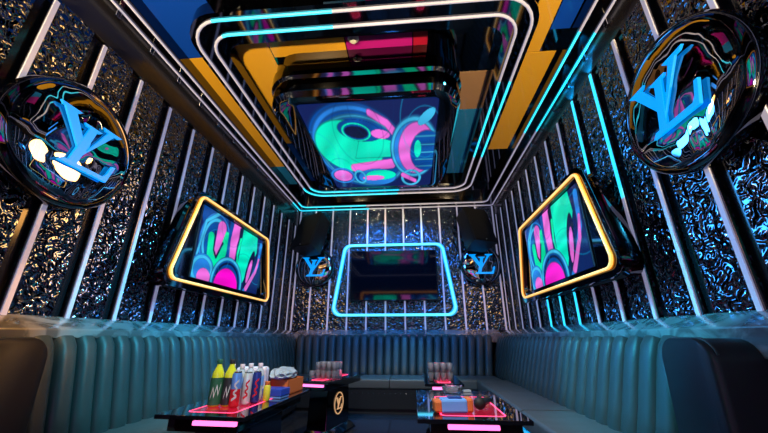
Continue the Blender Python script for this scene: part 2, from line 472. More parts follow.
for k, y in enumerate(reversed(ysR)):
    i = len(ysR) - 1 - k - 2
    cy_ = None
    if i == 2: cy_ = (0.9, 2.106)
    if i == 3: cy_ = (0.9, 2.106)
    if i in (5, 6, 7): cy_ = (0.004, 0.45)
    strip((XR, y), -PI / 2, 1.10, 3.21, '%s vertical light strip on the right wall, %s from the far corner' % ('part cyan' if cy_ else 'pale', ordinal(k + 1)), 'light strips on the right wall', cy_)
for j in range(0, 12):
    x = min(max(-1.985 + STEP * j, XL + 0.035), XR - 0.035)
    strip((x, YB), 0.0, 1.10, 3.45, 'pale vertical light strip on the far wall, %s from the left corner' % ordinal(j + 1), 'light strips on the far wall')
# the lit blue end spots above two of the right-hand strips
for i in (2, 3):
    y = RY0 + STEP * i
    spot_light('blue_spot', (XR - 0.06, y, 3.20), (XR + 0.01, y + 0.02, 3.42), 64, 22, (0.0, 0.35, 1.0), 0.012, 0.3)

# ------------------------------------------------------------------ pictures shown on the lit screens
NX, NY = 224, 126
gx, gy = np.meshgrid(np.linspace(0, 1, NX), np.linspace(0, 1, NY))
ASP = 16 / 9
def cover(img, mask, col):
    e = np.clip(4 * mask * (1 - mask), 0, 1) * 0.55
    shade = 0.86 + 0.14 * np.sin(9 * gx + 7 * gy + 5 * np.sin(6 * gy - 4 * gx))
    col = [np.clip(c * shade, 0, 1) for c in col]
    for c in range(3): img[..., c] = (img[..., c] * (1 - mask) + col[c] * mask) * (1 - e) + INK[c] * e
def ell(cx, cy_, rx, ry, a=0.0, soft=0.06):
    dx = (gx - cx) * ASP; dy = gy - cy_
    ca, sa = math.cos(a), math.sin(a)
    u = (dx * ca + dy * sa) / (rx * ASP); v = (-dx * sa + dy * ca) / ry
    d = np.sqrt(u * u + v * v)
    return np.clip((1 - d) / soft + 0.5, 0, 1)
def ringm(cx, cy_, rx, ry, w, a=0.0, soft=0.06):
    return np.clip(ell(cx, cy_, rx, ry, a, soft) - ell(cx, cy_, rx * (1 - w), ry * (1 - w), a, soft), 0, 1)
def band(pts, w0, w1, soft=0.012):
    """a tapering stroke along a polyline"""
    best = np.zeros_like(gx); n = len(pts) - 1
    for i in range(n):
        ax, ay = pts[i]; bx, by = pts[i + 1]
        ax *= ASP; bx *= ASP
        ux, uy = bx - ax, by - ay; L2 = ux * ux + uy * uy
        t = np.clip(((gx * ASP - ax) * ux + (gy - ay) * uy) / L2, 0, 1)
        d = np.hypot(gx * ASP - ax - t * ux, gy - ay - t * uy)
        w = w0 + (w1 - w0) * (i + t) / n
        best = np.maximum(best, np.clip((w - d) / soft + 0.5, 0, 1))
    return best
def tri(pts, soft=0.012):
    m = np.ones_like(gx); n = len(pts)
    for i in range(n):
        ax, ay = pts[i]; bx, by = pts[(i + 1) % n]
        ax *= ASP; bx *= ASP
        L = math.hypot(bx - ax, by - ay)
        d = ((bx - ax) * (gy - ay) - (by - ay) * (gx * ASP - ax)) / L
        m = np.minimum(m, np.clip(d / soft + 0.5, 0, 1))
    return m
NAVY = (0.004, 0.012, 0.09); DBLUE = (0.0, 0.07, 0.35); MBLUE = (0.02, 0.22, 0.75); LBLUE = (0.05, 0.50, 0.85)
TEAL = (0.0, 0.85, 0.55); GREEN = (0.0, 0.80, 0.36); PINK = (0.85, 0.15, 0.72); MAG = (0.95, 0.0, 0.62); INK = (0.003, 0.006, 0.04)
def picture_wall():
    im = np.zeros((NY, NX, 3)); im[:] = NAVY
    cover(im, band([(0.14, 1.0), (0.3, 0.5), (0.4, 0.2)], 0.30, 0.26), DBLUE)
    cover(im, ell(0.22, 0.55, 0.21, 0.46, 0.05), MBLUE)
    cover(im, ell(0.22, 0.55, 0.185, 0.42, 0.05), DBLUE)
    cover(im, ringm(0.215, 0.55, 0.17, 0.38, 0.16), LBLUE)
    cover(im, band([(0.15, 0.62), (0.17, 0.38), (0.24, 0.26), (0.32, 0.40), (0.36, 0.72)], 0.07, 0.09), GREEN)
    cover(im, band([(0.27, 0.82), (0.24, 0.42)], 0.105, 0.05), PINK)
    cover(im, band([(0.19, 0.72), (0.205, 0.45), (0.25, 0.36), (0.31, 0.6)], 0.014, 0.02), INK)
    cover(im, band([(0.02, 0.3), (0.06, 0.8), (0.2, 1.0)], 0.02, 0.03), LBLUE)
    cover(im, band([(0.40, 1.0), (0.42, 0.5)], 0.05, 0.07), DBLUE)
    cover(im, band([(0.50, 1.0), (0.47, 0.7), (0.48, 0.34)], 0.12, 0.075), PINK)
    cover(im, band([(0.565, 0.95), (0.56, 0.45)], 0.05, 0.02), INK)
    cover(im, tri([(0.57, 0.12), (0.70, 0.12), (0.90, 0.72), (0.88, 1.0), (0.60, 1.0)]), TEAL)
    cover(im, band([(0.58, 0.8), (0.555, 0.55), (0.58, 0.3)], 0.035, 0.02), GREEN)
    cover(im, ell(0.80, 0.38, 0.055, 0.36, -0.25), INK)
    cover(im, ell(0.80, 0.35, 0.028, 0.22, -0.25), PINK)
    cover(im, band([(0.97, 0.9), (0.95, 0.5), (0.80, 0.08), (0.74, 0.0)], 0.05, 0.03), MBLUE)
    cover(im, band([(0.96, 0.62), (0.92, 0.38), (0.78, 0.05)], 0.026, 0.045), PINK)
    cover(im, ell(0.11, 0.13, 0.14, 0.22), MBLUE); cover(im, ringm(0.11, 0.13, 0.13, 0.20, 0.25), LBLUE)
    cover(im, ell(0.14, 0.04, 0.08, 0.12), PINK)
    cover(im, ell(0.46, 0.04, 0.235, 0.40), DBLUE); cover(im, ringm(0.46, 0.04, 0.235, 0.40, 0.13), LBLUE)
    cover(im, ringm(0.46, 0.04, 0.185, 0.32, 0.10), INK)
    contours(im, 7, 4, 0.35)
    cover(im, ell(0.45, -0.02, 0.175, 0.285), MAG)
    return im
def picture_ceiling():
    im = np.zeros((NY, NX, 3)); im[:] = NAVY
    cover(im, ell(0.36, 0.50, 0.42, 0.50, -0.1), DBLUE)
    cover(im, ringm(0.37, 0.50, 0.40, 0.47, 0.10, -0.1), MBLUE)
    cover(im, ringm(0.38, 0.46, 0.37, 0.43, 0.05, -0.1), LBLUE)
    cover(im, band([(0.50, 0.90), (0.62, 0.80), (0.70, 0.66)], 0.03, 0.045), PINK)
    cover(im, ell(0.28, 0.55, 0.28, 0.30, -0.12), TEAL)
    cover(im, tri([(0.30, 0.44), (0.62, 0.44), (0.66, 0.62), (0.40, 0.72)]), TEAL)
    cover(im, ell(0.40, 0.74, 0.17, 0.105, -0.12), DBLUE)
    cover(im, ell(0.37, 0.73, 0.09, 0.06, -0.1), INK)
    cover(im, ringm(0.37, 0.73, 0.115, 0.09, 0.15, -0.1), TEAL)
    cover(im, ell(0.56, 0.70, 0.075, 0.045, -0.1), PINK)
    cover(im, tri([(0.38, 0.44), (0.62, 0.50), (0.62, 0.40)]), DBLUE)
    cover(im, band([(0.26, 0.31), (0.62, 0.35)], 0.055, 0.065), PINK)
    cover(im, ell(0.83, 0.50, 0.205, 0.36), MBLUE); cover(im, ringm(0.83, 0.50, 0.20, 0.35, 0.12), LBLUE)
    cover(im, ell(0.85, 0.50, 0.155, 0.30), PINK)
    cover(im, ell(0.93, 0.48, 0.135, 0.24), DBLUE)
    for k in range(5): cover(im, band([(0.84, 0.30 + 0.09 * k), (1.0, 0.30 + 0.09 * k)], 0.007, 0.007), LBLUE)
    cover(im, ell(0.86, 0.52, 0.03, 0.10), TEAL)
    cover(im, ell(0.92, 0.84, 0.07, 0.05, 0.5), LBLUE)
    cover(im, ell(0.12, 0.20, 0.09, 0.085), PINK); cover(im, ringm(0.12, 0.2, 0.12, 0.12, 0.2), MBLUE)
    cover(im, ell(0.46, 0.16, 0.19, 0.13), MBLUE); cover(im, ell(0.50, 0.19, 0.15, 0.075), TEAL); cover(im, ell(0.42, 0.15, 0.11, 0.04), PINK)
    cover(im, ringm(0.29, 0.17, 0.06, 0.11, 0.3), LBLUE)
    cover(im, ringm(0.80, 0.13, 0.10, 0.13, 0.25), LBLUE); cover(im, band([(0.72, 0.18), (0.84, 0.08)], 0.035, 0.03), PINK)
    return contours(im, 8, 9, 0.35)
def contours(im, n, seed, strength=0.5):
    rs = np.random.RandomState(seed)
    for k in range(n):
        cx, cy_, r = rs.uniform(0, 1), rs.uniform(0, 1), rs.uniform(0.12, 0.4)
        a = rs.uniform(0, 3.1)
        m = ringm(cx, cy_, r * 0.55, r, 0.035, a, 0.02) * strength
        c = [(0.0, 0.30, 0.62), (0.0, 0.02, 0.12)][k % 2]
        for q in range(3): im[..., q] = im[..., q] * (1 - m) + c[q] * m
    return im
def screen_mesh(name, im, w, h, parent, place):
    """grid of w x h carrying the picture; place(u, v) -> local point"""
    V = [place((i / (NX - 1) - 0.5) * w, (j / (NY - 1) - 0.5) * h) for j in range(NY) for i in range(NX)]
    Fc = [(j * NX + i, j * NX + i + 1, (j + 1) * NX + i + 1, (j + 1) * NX + i) for j in range(NY - 1) for i in range(NX - 1)]
    me = bpy.data.meshes.new(name); me.from_pydata([tuple(v) for v in V], [], Fc)
    at = me.color_attributes.new('picture', 'FLOAT_COLOR', 'POINT')
    a = np.ones((NX * NY, 4), dtype=np.float32); a[:, :3] = im.reshape(-1, 3)
    at.data.foreach_set('color', a.ravel())
    me.materials.append(M['screen'])
    o = bpy.data.objects.new(name, me); C.objects.link(o); o.parent = parent
    return o

# ------------------------------------------------------------------ wall televisions
def neon_line(parent, pts2, y, r, core, rim, name='neon_tube'):
    P = resample(pts2, 0.08)
    bm = B(); tube(bm, [(x, y, z) for x, z in P], r, True, 10); o = obj(name, bm, M[core], parent, smooth=True, angle=60)
    o['label'] = 'glowing %s neon tube' % ('orange' if 'orange' in core else 'cyan')
    bm = B()  # added glowing band that imitates the halo round the tube
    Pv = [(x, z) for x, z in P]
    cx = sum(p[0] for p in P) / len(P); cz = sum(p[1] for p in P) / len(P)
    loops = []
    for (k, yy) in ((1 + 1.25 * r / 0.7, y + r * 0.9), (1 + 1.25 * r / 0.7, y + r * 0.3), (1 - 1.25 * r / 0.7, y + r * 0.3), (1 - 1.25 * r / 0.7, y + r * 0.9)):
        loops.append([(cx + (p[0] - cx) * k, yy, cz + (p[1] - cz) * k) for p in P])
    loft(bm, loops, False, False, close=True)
    obj('halo', bm, M[rim], o, smooth=True)

def tv_cabinet(loc, rotz, label):
    """black trapezoid housing with a neon outline and a lit screen; local x along wall, z up, -y into the room"""
    t = thing('wall_television', label, 'television', loc, rotz, 'televisions in orange-lit housings on the side walls')
    def trap(tw, bw, zt, zb, r, y, n=6):
        return [(x, y, z) for x, z in rounded([(-bw, zb), (bw, zb), (tw, zt), (-tw, zt)], r, n)]
    bm = B()
    loft(bm, [trap(0.70, 0.92, 0.40, -0.46, 0.10, -0.03), trap(0.72, 0.94, 0.41, -0.47, 0.12, -0.06), trap(0.74, 0.97, 0.43, -0.48, 0.12, -0.14),
              trap(0.72, 0.95, 0.42, -0.46, 0.12, -0.16), trap(0.74, 0.98, 0.44, -0.475, 0.12, -0.20), trap(0.81, 1.05, 0.455, -0.495, 0.11, -0.26),
              trap(0.81, 1.06, 0.45, -0.49, 0.10, -0.285), trap(0.72, 0.945, 0.36, -0.385, 0.06, -0.285), trap(0.71, 0.935, 0.35, -0.375, 0.05, -0.25)], True, True)
    obj('housing', bm, M['black_gloss'], t, smooth=True, angle=40)
    neon_line(t, rounded([(-1.0, -0.43), (1.0, -0.43), (0.765, 0.395), (-0.765, 0.395)], 0.075, 6), -0.298, 0.0115, 'neon_orange', 'neon_orange_halo')
    bm = B(); box(bm, -0.69, 0.69, -0.262, -0.25, -0.37, 0.345); fr = obj('screen_frame', bm, M['black_satin'], t, bevel=0.004)
    s = screen_mesh('screen', picture_wall(), 1.35, 0.715, t, lambda u, v: (u, -0.264, v - 0.012))
    s['label'] = 'lit screen with pink, teal and blue abstract picture'
    return t
tv_cabinet((XL, 3.54, 1.88), PI / 2, 'television on the left wall showing a bright picture inside a glowing orange neon outline')
tv_cabinet((XR, 3.32, 1.87), -PI / 2, 'television on the right wall showing a bright picture inside a glowing orange neon outline')

t = thing('wall_television', 'wide lit television on the wall behind the camera, mirrored in the black domes', 'television', (0.0, YF + 0.02, 1.62), PI)
bm = B(); box(bm, -1.72, 1.72, -0.08, 0.0, -1.05, 1.05); obj('frame', bm, M['black_satin'], t, bevel=0.01)
screen_mesh('screen', picture_wall() * 2.6, 3.36, 2.02, t, lambda u, v: (u, -0.083, v))
neon_line(t, rounded([(-1.86, -1.13), (1.86, -1.13), (1.80, 1.13), (-1.80, 1.13)], 0.1, 6), -0.06, 0.02, 'neon_orange', 'neon_orange_halo')

t = thing('wall_television', 'large switched-off black television on the far wall inside a cyan neon outline', 'television', (-0.03, YB, 2.09))
bm = B(); box(bm, -0.82, 0.82, -0.075, -0.004, -0.475, 0.475); obj('frame', bm, M['black_satin'], t, bevel=0.01)
bm = B(); box(bm, -0.805, 0.805, -0.080, -0.070, -0.455, 0.462); obj('screen', bm, M['tv_glass'], t)
bm = B(); box(bm, -0.04, 0.04, -0.079, -0.07, -0.472, -0.458); obj('badge', bm, M['grey_plastic'], t)
t = thing('neon_outline', 'cyan neon tube bent in a rounded trapezoid round the far-wall television', 'neon light', (-0.03, YB, 2.02))
neon_line(t, rounded([(-1.14, -0.655), (1.14, -0.655), (0.94, 0.66), (-0.94, 0.66)], 0.14, 8), -0.06, 0.021, 'neon_cyan', 'neon_cyan_halo')
for x, z in ((-1.0, -0.655), (1.0, -0.655), (-0.75, 0.66), (0.75, 0.66), (0, -0.655), (0, 0.66)):
    bm = B(); box(bm, x - .012, x + .012, -0.045, -0.002, z - .012, z + .012); obj('standoff', bm, M['chrome'], t)

# ------------------------------------------------------------------ monogram letters
LOGO = [[(-.43, .36), (-.27, .36), (.03, -.12), (-.03, -.22)], [(.25, .36), (.36, .36), (.02, -.14), (-.03, -.22)],
        [(-.49, .385), (-.19, .385), (-.23, .345), (-.45, .345)], [(.15, .385), (.47, .385), (.42, .345), (.19, .345)],
        [(-.03, .25), (.08, .25), (-.06, -.40), (-.18, -.40)], [(-.12, .28), (.15, .28), (.12, .245), (-.08, .245)],
        [(-.29, -.40), (.42, -.40), (.43, -.335), (-.23, -.335)], [(.30, -.40), (.42, -.40), (.50, -.12), (.45, -.12), (.40, -.28)]]
def logo(bm, s, y, th, cx=0.0, cz=0.0, mi=0):
    for k, P in enumerate(LOGO):
        e = 0.0006 * k
        prism_y(bm, [(cx + s * a, cz + s * b) for a, b in P], y - th - e, y, mi)

def dome(loc, rotz, R, H, ls, label):
    t = thing('dome_speaker', label, 'dome speaker', loc, rotz, 'round black dome speakers with blue letters')
    bm = B(); lathe(bm, [(R * 0.93, 0.0), (R, 0.01), (R * 1.02, 0.04), (R * 1.02, 0.075), (R * 0.99, 0.10), (R * 0.95, 0.112), (R * 0.92, 0.10)], n=64, axis='y')
    obj('rim', bm, M['black_gloss'], t, smooth=True, angle=50)
    prof = [(R * 0.94, 0.09)]
    for k in range(1, 15):
        a = k / 15 * PI / 2
        prof.append((R * 0.94 * math.cos(a) ** 0.9, 0.09 + (H - 0.09) * math.sin(a)))
    prof.append((0.004, H))
    bm = B(); lathe(bm, prof, n=64, axis='y'); obj('dome_shell', bm, M['black_dome'], t, smooth=True, angle=60)
    bm = B(); logo(bm, ls, -H - 0.004, 0.014); box(bm, -0.03, 0.03, -H - 0.005, -H + 0.02, -0.03, 0.03)
    o = obj('letters', bm, M['logo_blue'], t); o['label'] = 'glowing blue overlapping L and V letters'
    return t
dome((XL + .03, 1.69, 2.175), PI / 2, 0.42, 0.15, 0.46, 'big glossy black dome with blue letters on the left wall near the camera')
dome((XR - .03, 1.68, 2.28), -PI / 2, 0.43, 0.15, 0.47, 'big glossy black dome with blue letters on the right wall near the camera')
dome((-1.55, YB - .03, 2.25), 0.0, 0.37, 0.15, 0.46, 'round black dome with blue letters on the far wall left of the dark television')
dome((1.60, YB - .03, 2.25), 0.0, 0.37, 0.15, 0.46, 'round black dome with blue letters on the far wall right of the dark television')

# ------------------------------------------------------------------ hanging speakers
def speaker(loc, rot, label):
    t = thing('hanging_speaker', label, 'speaker', loc, rot=rot, group='black loudspeakers in the far corners')
    pts = [(-0.26, 0.0), (0.26, 0.0), (0.20, 0.36), (-0.20, 0.36)]
    bm = B(); prism_z(bm, rounded(pts, 0.03, 3), -0.36, 0.36); obj('cabinet', bm, M['black_satin'], t, smooth=True, bevel=0.008)
    bm = B(); box(bm, -0.235, 0.235, -0.014, 0.004, -0.34, 0.34); obj('grille', bm, M['black_matt'], t, bevel=0.01)
    bm = B(); lathe(bm, [(0.011, 0), (0.011, 0.004)], (0, -0.012, -0.325), 12, axis='y'); obj('badge', bm, M['white_plastic'], t)
    bm = B(); box(bm, -0.05, 0.05, 0.34, 0.40, -0.08, 0.08); box(bm, -0.02, 0.02, 0.38, 0.52, -0.03, 0.03); obj('bracket', bm, M['black_satin'], t)
    return t
speaker((-1.64, 5.74, 2.88), (math.radians(-18), 0, math.radians(-28)), 'black loudspeaker hanging tilted in the far left corner above the dome')
speaker((1.58, 5.74, 2.90), (math.radians(-18), 0, math.radians(28)), 'black loudspeaker hanging tilted in the far right corner above the dome')

# ------------------------------------------------------------------ ceiling screen
t = thing('ceiling_screen', 'big lit screen facing down in a glossy black rounded housing on the ceiling', 'screen', (-0.10, 3.42, ZC))
def rz(hx, hy, r, z): return [(x, y, z) for x, y in rr(-hx, hx, -hy, hy, r, 8)]
bm = B()
loft(bm, [rz(0.93, 1.05, 0.30, 0.0), rz(0.93, 1.05, 0.30, -0.14), rz(0.95, 1.07, 0.31, -0.17), rz(0.95, 1.07, 0.31, -0.29), rz(0.93, 1.05, 0.30, -0.32),
          rz(0.93, 1.05, 0.30, -0.46), rz(0.90, 1.02, 0.28, -0.51), rz(0.84, 0.98, 0.22, -0.53), [(x + .035, y, z) for x, y, z in rz(0.685, 0.945, 0.06, -0.53)], [(x + .035, y, z) for x, y, z in rz(0.68, 0.94, 0.05, -0.50)]], True, True)
obj('housing', bm, M['black_gloss'], t, smooth=True, angle=30)
s = screen_mesh('screen', picture_ceiling(), 1.36, 1.88, t, lambda u, v: (u + 0.035, -v, -0.512))
s['label'] = 'lit screen with teal, pink and blue abstract picture'

bm = B(); lathe(bm, [(0.05, 0.0), (0.052, -0.012), (0.045, -0.022), (0.03, -0.03), (0.028, -0.045), (0.004, -0.048)], n=28)
o = obj('smoke_detector', bm, M['white_plastic'], smooth=True, loc=(-0.16, 2.24, zc))
tag(o, 'small round white smoke detector on the ceiling before the ceiling screen', 'smoke detector')

# ------------------------------------------------------------------ sofas
def channels(bm, s0, s1, n, P, put, depth=0.046, m=12):
    """vertical padded channels along s; P = profile of (d, z, nd, nz); put(s, d, z) -> point"""
    cols = []
    for c in range(n):
        for k in range(m + 1 if c == n - 1 else m):
            f = k / m
            b = depth * (1 - abs(2 * f - 1) ** 4) - (0.02 if k in (0, m) else 0.0)
            s = s0 + (s1 - s0) * (c + f) / n
            cols.append([bm.verts.new(put(s, d + nd * b, z + nz * b)) for d, z, nd, nz in P])
    for i in range(len(cols) - 1):
        for j in range(len(P) - 1):
            bm.faces.new((cols[i][j], cols[i][j + 1], cols[i + 1][j + 1], cols[i + 1][j]))
    bm.faces.new(cols[0]); bm.faces.new(cols[-1][::-1])

def back_profile(d0, d1, dt):
    """foot d0 (front), top front d1, back dt"""
    pts = [(d0 - 0.02, 0.40), (d0, 0.46), (d0 - (d0 - d1) * .22, 0.56), (d0 - (d0 - d1) * .42, 0.66), (d0 - (d0 - d1) * .62, 0.76), (d0 - (d0 - d1) * .80, 0.85), (d1, 0.93),
           (d1 - 0.025, 0.965), (d1 - 0.06, 0.985), (dt + 0.03, 0.985), (dt, 0.96), (dt, 0.40)]
    out = []
    for i, (d, z) in enumerate(pts):
        a = pts[max(0, i - 1)]; b = pts[min(len(pts) - 1, i + 1)]
        tx, tz = b[0] - a[0], b[1] - a[1]; L = math.hypot(tx, tz)
        nd, nz = tz / L, -tx / L
        if i >= len(pts) - 3: nd = nz = 0.0
        out.append((d, z, nd, nz))
    return out

def sofa(label, put, s0, s1, n, dfoot, dfront, prof, led=True, loc=(0, 0, 0), seat_end=None, studs=False, seat_start=None):
    t = thing('bench_sofa', label, 'sofa', loc, 0.0, 'channel-backed leather sofas along three walls')
    L = Vector(loc)
    p = lambda s, d, z: tuple(Vector(put(s, d, z)) - L)
    bm = B(); channels(bm, s0 + .004, s1 - .004, n, prof, p); obj('backrest', bm, M['leather'], t, smooth=True, angle=70)
    def sec(pts, a, b):
        b_ = B(); loft(b_, [[p(a, d, z) for d, z in pts], [p(b, d, z) for d, z in pts]]); return b_
    sb = s1
    if seat_end: s1 = seat_end
    if seat_start: s0 = seat_start
    ns = max(1, int(round((s1 - s0) / 1.25)))
    for k in range(ns):
        a = s0 + (s1 - s0) * k / ns + .004; b = s0 + (s1 - s0) * (k + 1) / ns - .004
        bm = sec(rounded([(dfoot - 0.06, 0.31), (dfront, 0.31), (dfront, 0.44), (dfoot - 0.06, 0.44)], 0.028, 4), a, b)
        obj('seat_cushion', bm, M['leather_seat'], t, smooth=True, bevel=0.01)
    bm = sec([(dfoot - 0.1, 0.0), (dfront - 0.12, 0.0), (dfront - 0.12, 0.05), (dfront - 0.06, 0.06), (dfront - 0.03, 0.31), (dfoot - 0.1, 0.31)], s0 + .004, s1 - .004)
    obj('base', bm, M['leather_dark'], t)
    if led:
        bm = sec([(dfront - 0.03, 0.285), (dfront + 0.004, 0.285), (dfront + 0.004, 0.305), (dfront - 0.03, 0.305)], s0 + .02, s1 - .02)
        obj('led_strip', bm, M['sofa_led'], t)
    if studs:
        k = int((s1 - s0) / 0.075); st = None
        for i in range(k):
            c = Vector(p(s0 + .03 + (s1 - s0 - .06) * i / max(1, k - 1), dfront - 0.042, 0.255))
            if st is None:
                bm = B(); bmesh.ops.create_icosphere(bm, subdivisions=2, radius=0.008); st = obj('stud', bm, M['chrome'], t, loc=c)
            else:
                o = st.copy(); C.objects.link(o); o.location = c
    return t
DL, DR = 0.30, 0.37
putL = lambda s, d, z: (XL + d, s, z)
putR = lambda s, d, z: (XR - d, s, z)
putB = lambda s, d, z: (s * (1 + 0.07 * min(1.0, max(0.0, (z - 0.46) / 0.5))), YB - d, z)   # widens upward against the leaning side backs
pL = back_profile(DL + .04, DL - .07, 0.195); pR = back_profile(DR + .02, DR - .12, 0.195); pB = back_profile(0.66, 0.40, 0.285)
sofa('channel-backed leather sofa along the left wall, the nearer of two', putL, 1.72, 2.93, 9, DL + .04, 0.70, pL, False, (XL + .5, 2.3, 0))
sofa('channel-backed leather sofa along the left wall, between its nearer neighbour and the far corner', putL, 2.95, 5.96, 23, DL + .04, 0.70, pL, False, (XL + .5, 4.3, 0), 5.05)
sofa('channel-backed leather sofa along the right wall, nearer one before the seam', putR, 2.00, 3.08, 7, DR + .02, 0.83, pR, True, (XR - .5, 2.5, 0))
sofa('channel-backed leather sofa along the right wall, from the seam to the far corner', putR, 3.10, 5.96, 21, DR + .02, 0.83, pR, True, (XR - .5, 4.3, 0), 5.05)
sofa('channel-backed leather sofa spanning the far wall under the dark television', putB, XL + .40, XR - .475, 24, 0.66, 1.20, pB, False, (0, YB - .7, 0), None, True)

def arm(loc, sx, label):
    t = thing('sofa_arm', label, 'sofa arm', loc, 0.0, 'smooth leather sofa end blocks by the camera')
    outline = rounded([(-0.16, 0.0), (0.16, 0.0), (0.16, 0.985), (-0.16, 0.985)], [0.005, 0.005, 0.10, 0.10], 8)
    bm = B()
    def L(x, k): return [(x, y * k, z) for y, z in outline]
    def S(x, xt, k):  # inner face leans back with height
        return [(sx * (x + (xt - x) * (z / 0.985)), y * k, z * (0.99 + .01 * k)) for y, z in outline]
    loft(bm, [S(0.20, 0.20, 1.0), S(-0.20, -0.155, 1.0), S(-0.225, -0.18, 0.97), S(-0.235, -0.19, 0.90)])
    obj('padding', bm, M['leather_dark'], t, smooth=True, angle=50)
    bm = B()
    tube(bm, [(sx * (-0.203 + 0.045 * z / 0.985), y, z) for y, z in outline[2:-2]], 0.006, False, 6)
    obj('piping', bm, M['leather'], t, smooth=True, angle=80)
    return t
arm((XR - .205, 1.80, 0), 1, 'smooth dark leather end block of the right sofa near the camera')
arm((XL + .205, 1.55, 0), -1, 'smooth dark leather end block of the left sofa near the camera')

# ------------------------------------------------------------------ tables
def table(loc, w, l, ped, bar, label, group, rotz=0.0, emblem=False, pedx=0.0, glow='red_glass'):
    """near end at -y; w along x, l along y; height 0.58"""
    t = thing('glass_table', label, 'table', loc, rotz, group)
    h = 0.58
    bm = B(); box(bm, -w / 2, w / 2, 0, l, h - 0.022, h); obj('glass_top', bm, M['table_glass'], t, bevel=0.003)
    bm = B(); box(bm, -w / 2 + .07, w / 2 - .05, 0.03, l - .05, h - 0.085, h - 0.023); obj('apron', bm, M['black_gloss'], t, bevel=0.004)
    bm = B(); box(bm, bar[0], bar[1], 0.012, 0.032, h - 0.050, h - 0.028)
    o = obj('light_bar', bm, M['neon_pink'], t, bevel=0.004); o['label'] = 'glowing pink light bar'
    bm = B()
    a, b, c, d = -w / 2 + .13, w / 2 - .11, 0.09, min(l - .15, 0.72)
    rect_ring(bm, rr(a, b, c, d, 0.03, 4), rr(a + .008, b - .008, c + .008, d - .008, 0.022, 4), h - 0.002, h + 0.001)
    b2 = B(); prism_z(b2, rr(a + .008, b - .008, c + .008, d - .008, 0.022, 4), h - 0.002, h + 0.0006)
    o2 = obj('lit_glass', b2, M[glow], t); o2['label'] = 'dim red glowing glass inside the lit rectangle'
    o = obj('inlay_line', bm, M['neon_red'], t, smooth=True, angle=80); o['label'] = 'glowing red-pink rectangle set in the glass'
    y0, y1 = ped; pw = w * 0.30
    bm = B()
    def rc_(hx, a_, b_, z): return [(pedx - hx, a_, z), (pedx + hx, a_, z), (pedx + hx, b_, z), (pedx - hx, b_, z)]
    loft(bm, [rc_(pw, y0, y1, 0.06), rc_(pw * .94, y0 + .02, y1 - .02, h - 0.085)]); pd = obj('pedestal', bm, M['black_gloss'], t, bevel=0.006)
    bm = B(); loft(bm, [rc_(pw + .06, y0 - .06, y1 + .06, 0.0), rc_(pw + .06, y0 - .06, y1 + .06, 0.02), rc_(pw + .005, y0 - .005, y1 + .005, 0.085)]); obj('plinth', bm, M['gold_trim'] if False else M['black_gloss'], t, bevel=0.004)
    if emblem:
        for s in (1, -1):
            bm = B(); cy_, cz = (y0 + y1) / 2, 0.30
            xx = pedx + s * pw * 0.975
            tube(bm, [(xx + s * .004, cy_ + 0.105 * math.cos(k * PI / 16), cz + 0.105 * math.sin(k * PI / 16)) for k in range(32)], 0.006, True, 6)
            for P in LOGO:
                q = [(cy_ + s * a_ * 0.15, cz + b_ * 0.15) for a_, b_ in P]
                loft(bm, [[(xx, y, z) for y, z in q], [(xx + s * 0.006, y, z) for y, z in q]])
            o = obj('emblem', bm, M['emblem'], pd); o['label'] = 'gold ringed emblem of overlapping letters'
    return t
M['emblem'] = mat('emblem_gold_lit', (0.9, 0.6, 0.3), 0.3, 0.6, emis=(1.0, 0.55, 0.25), estr=0.45)
G = 'black glass tables with glowing edges'
tabLN = table((-0.885, 1.99, 0), 0.54, 1.02, (0.2, 0.8), (-0.04, 0.22), 'black glass table with bottles and cans, left of the aisle near the camera', G, math.radians(-3))
tabLF = table((-0.70, 3.50, 0), 0.38, 0.98, (0.34, 0.90), (-0.17, 0.13), 'black glass table with glasses and gold emblem, left of the aisle farther back', G, math.radians(-14), True, -0.10, 'red_glass_bright')
tabRN = table((0.62, 2.02, 0), 0.60, 1.02, (0.2, 0.8), (-0.14, 0.13), 'black glass table with a blue and orange pack, right of the aisle near the camera', G)
tabRF = table((0.585, 3.42, 0), 0.36, 0.95, (0.3, 0.75), (-0.11, 0.13), 'black glass table with glasses, right of the aisle farther back', G, glow='red_glass_bright')
HT = 0.582

